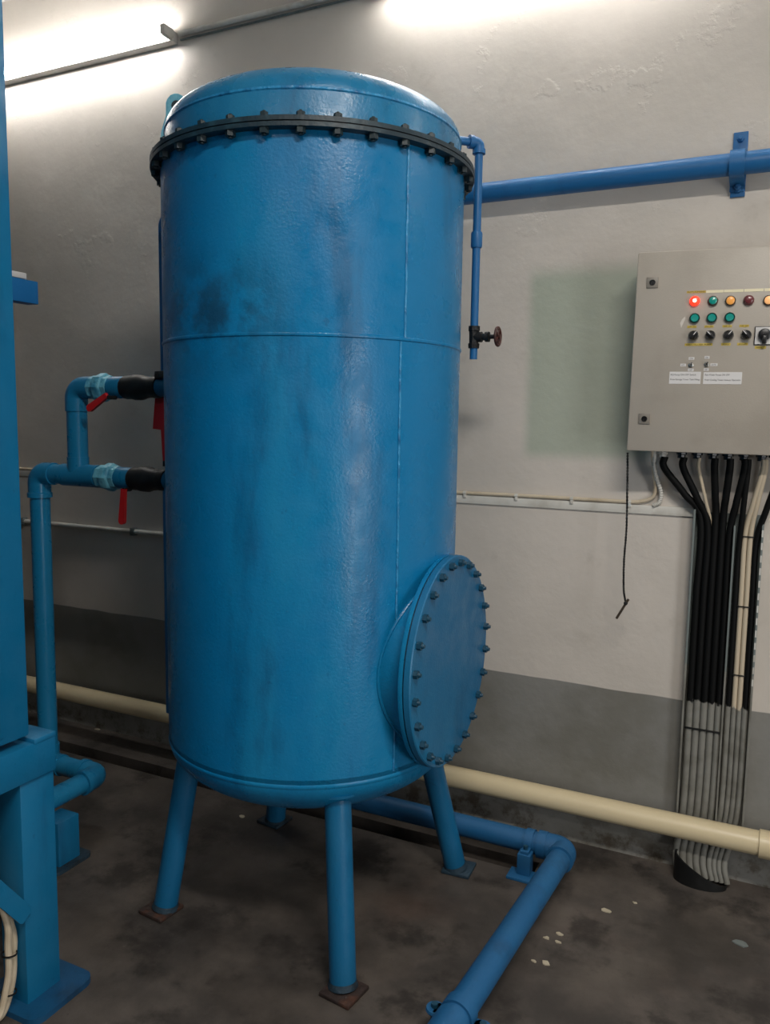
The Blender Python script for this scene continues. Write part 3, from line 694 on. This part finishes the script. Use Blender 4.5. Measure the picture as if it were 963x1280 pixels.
# thin cable along the wall, flexible conduits, trunking
def flex(pts, r, name, lab, pitch=5):
    S = spline(pts, 26)
    o = thing(name, S[-1], lab, 'conduit', 'flexible conduits below the cabinet')
    MB().tube(S, r, 12, rfun=lambda t: 1 + .14 * math.sin(t * len(S) * 2 * math.pi / pitch)).build('conduit', 'white' , o)
    return o
flex([(-.340, 2.715, 1.42), (-.338, 2.725, 1.37), (-.332, 2.745, 1.33), (-.318, 2.762, 1.285), (-.322, 2.768, 1.25), (-.34, 2.768, 1.238)], .0065, 'flexible_conduit', 'ribbed flexible conduit curving from the cabinet to the wall trunking')
wc_ = thing('clipped_cable', (-.7, WALL_Y, 1.245), 'thin white cable clipped along the wall just above the trunking', 'cable')
MB().tube(spline([(-.345, 2.712, 1.42), (-.342, 2.735, 1.36), (-.336, 2.762, 1.30), (-.345, 2.771, 1.265), (-.38, 2.772, 1.249), (-.44, 2.772, 1.245), (-.8, 2.772, 1.246), (-1.2, 2.772, 1.244), (-2.2, 2.772, 1.243), (-3.2, 2.772, 1.244), (-4.55, 2.772, 1.243)], 8), .006, 10).build('cable', 'offwhite', wc_)
for x in (-1.005, -.81, -.612, -.418, -2.95, -3.45):
    cl = MB(); cl.tube([(x - .006, 2.772, 1.245), (x + .006, 2.772, 1.245)], .0075, 10); cl.box2((x - .005, 2.766, 1.228), (x + .005, WALL_Y - .001, 1.245), .001)
    cl.build('clip', 'white', wc_)
tag(MB().box2((-4.55, WALL_Y - .008, 1.207), (-.213, WALL_Y, 1.236), .001).build('cable_trunking', 'white'), 'flat white trunking strip running along the wall to the cable tray', 'trunking')
tk = thing('white_conduit', (-2.8, WALL_Y, .985), 'thin white conduit on the wall left of the tank below the trunking', 'conduit')
MB().tube([(-4.55, WALL_Y - .014, .985), (-1.5, WALL_Y - .014, .985)], .011, 12).build('conduit', 'white', tk)
for x in (-3.31, -2.60):
    MB().box2((x - .012, WALL_Y - .028, .967), (x + .012, WALL_Y, 1.003), .003).build('saddle_clip', 'galv', tk)

# cream pipe along the foot of the wall
ZC, YC = .186, 2.698
cp_ = thing('cream_pipe', (0, YC, .13), 'long cream plastic pipe along the foot of the wall', 'pipe')
MB().tube([(-4.55, YC, ZC), (-3, YC, ZC), (-1, YC, ZC), (1.6, YC, ZC)], .0385, 28).build('pipe', 'cream', cp_)
MB().rev([(.039, 0), (.044, .002), (.044, .12), (.039, .122)], (.042, YC, ZC), AX, 28).build('coupling', 'cream', cp_)
for x in (-3.6, -1.6, .9):
    MB().box2((x - .015, YC - .02, .08), (x + .015, WALL_Y - .001, ZC - .03), .003).build('support', 'galv', cp_)

# ------------------------------------------------------------------ blue floor pipe with saddles
ZF, RF = .088, .037; YF = 2.548; XF = -.535
fp = thing('floor_pipe', (XF, YF, 0), 'blue pipe bending across the floor from behind the tank towards the camera', 'pipe')
ex = -.585 + (.0)
yd = Vector((-.055, -.80, 0)).normalized()
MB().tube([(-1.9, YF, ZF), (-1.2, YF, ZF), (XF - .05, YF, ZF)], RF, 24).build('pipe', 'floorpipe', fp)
cr = Vector((XF, YF, ZF))
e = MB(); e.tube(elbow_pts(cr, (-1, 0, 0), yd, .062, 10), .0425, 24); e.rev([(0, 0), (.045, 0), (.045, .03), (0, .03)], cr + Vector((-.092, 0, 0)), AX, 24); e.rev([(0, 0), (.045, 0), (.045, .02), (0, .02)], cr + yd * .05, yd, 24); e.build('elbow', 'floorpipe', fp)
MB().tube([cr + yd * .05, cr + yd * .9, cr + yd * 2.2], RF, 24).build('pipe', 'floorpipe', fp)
# saddle clamp on the x run with a short post and plate
sxp = -.655
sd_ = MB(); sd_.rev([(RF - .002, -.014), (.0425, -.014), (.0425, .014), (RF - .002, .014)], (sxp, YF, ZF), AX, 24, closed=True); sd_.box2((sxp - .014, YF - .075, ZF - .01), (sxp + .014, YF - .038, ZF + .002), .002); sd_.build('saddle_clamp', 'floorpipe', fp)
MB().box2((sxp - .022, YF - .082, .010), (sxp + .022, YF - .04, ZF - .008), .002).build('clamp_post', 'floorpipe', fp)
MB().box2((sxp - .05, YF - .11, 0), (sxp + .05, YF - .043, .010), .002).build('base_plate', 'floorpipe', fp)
MB().cyl((sxp, YF - .058, ZF), (sxp, YF - .058, ZF + .014), .008, n=6).build('bolt', 'boltblue', fp)
# saddle near the camera: ring with ears on both sides
k0 = cr + yd * ((YF - 1.69) / .9976); nrm = Vector((-yd.y, yd.x, 0))
sa = MB(); sa.rev([(RF - .002, -.018), (.043, -.018), (.043, .018), (RF - .002, .018)], k0, yd, 24, closed=True)
rz = Matrix.Rotation(math.atan2(nrm.y, nrm.x), 3, 'Z')
for sgn in (-1, 1): sa.rev([(0, 0), (.022, 0), (.024, .004), (.022, .010), (0, .010)], k0 + nrm * sgn * .062 - Vector((0, 0, .02)), (0, 0, 1), 20); sa.box(k0 + nrm * sgn * .048 - Vector((0, 0, .015)), (.03, .04, .010), rz, .002)
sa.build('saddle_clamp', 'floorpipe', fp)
for sgn in (-1, 1):
    q = k0 + nrm * sgn * .064 - Vector((0, 0, .014))
    MB().cyl(q + Vector((0, 0, .004)), q + Vector((0, 0, .014)), .009, n=6).build('bolt', 'boltblue', fp)
    MB().cyl((q.x, q.y, 0), (q.x, q.y, ZF - .018), .010, n=12).build('stud', 'boltblue', fp)
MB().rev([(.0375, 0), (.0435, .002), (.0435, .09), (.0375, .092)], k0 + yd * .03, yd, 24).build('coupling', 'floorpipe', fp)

# ------------------------------------------------------------------ paint flakes on the floor
fl = [((758, 1139), 'largest pale paint flake on the floor right of the blue floor pipe', .014), ((684, 1173), 'pale flake on the floor nearest the blue floor pipe', .008), ((700, 1168), 'pale flake beside two others right of the blue floor pipe', .008),
      ((698, 1178), 'lowest of three pale flakes clustered right of the blue floor pipe', .007), ((682, 1204), 'curled pale flake below the cluster on the floor', .011), ((668, 1202), 'tiny pale flake left of the curled flake on the floor', .006),
      ((794, 1129), 'small pale flake between the largest flake and the black sleeve', .006), ((927, 1180), 'broad grey chip on the floor below the black sleeve', .018), ((122, 912), 'small white chip on the floor below the cream pipe at left', .012), ((303, 1021), 'white chip on the floor behind the tank legs', .01)]
for (px, py), lab, r in fl:
    p = px_z(px, py, 0); n = 7; b = MB(); ph = random.uniform(0, 6)
    ol = [(r * random.uniform(.5, 1.1) * math.cos(ph + 2 * math.pi * k / n) * 1.5, r * random.uniform(.5, 1.0) * math.sin(ph + 2 * math.pi * k / n)) for k in range(n)]
    b.prism(ol, (p.x, p.y, .0), (1, 0, 0), (0, 1, 0), (0, 0, .003))
    tag(b.build('paint_flake', 'flake' if r != .018 else 'galv'), lab, 'flake', 'paint flakes on the floor')
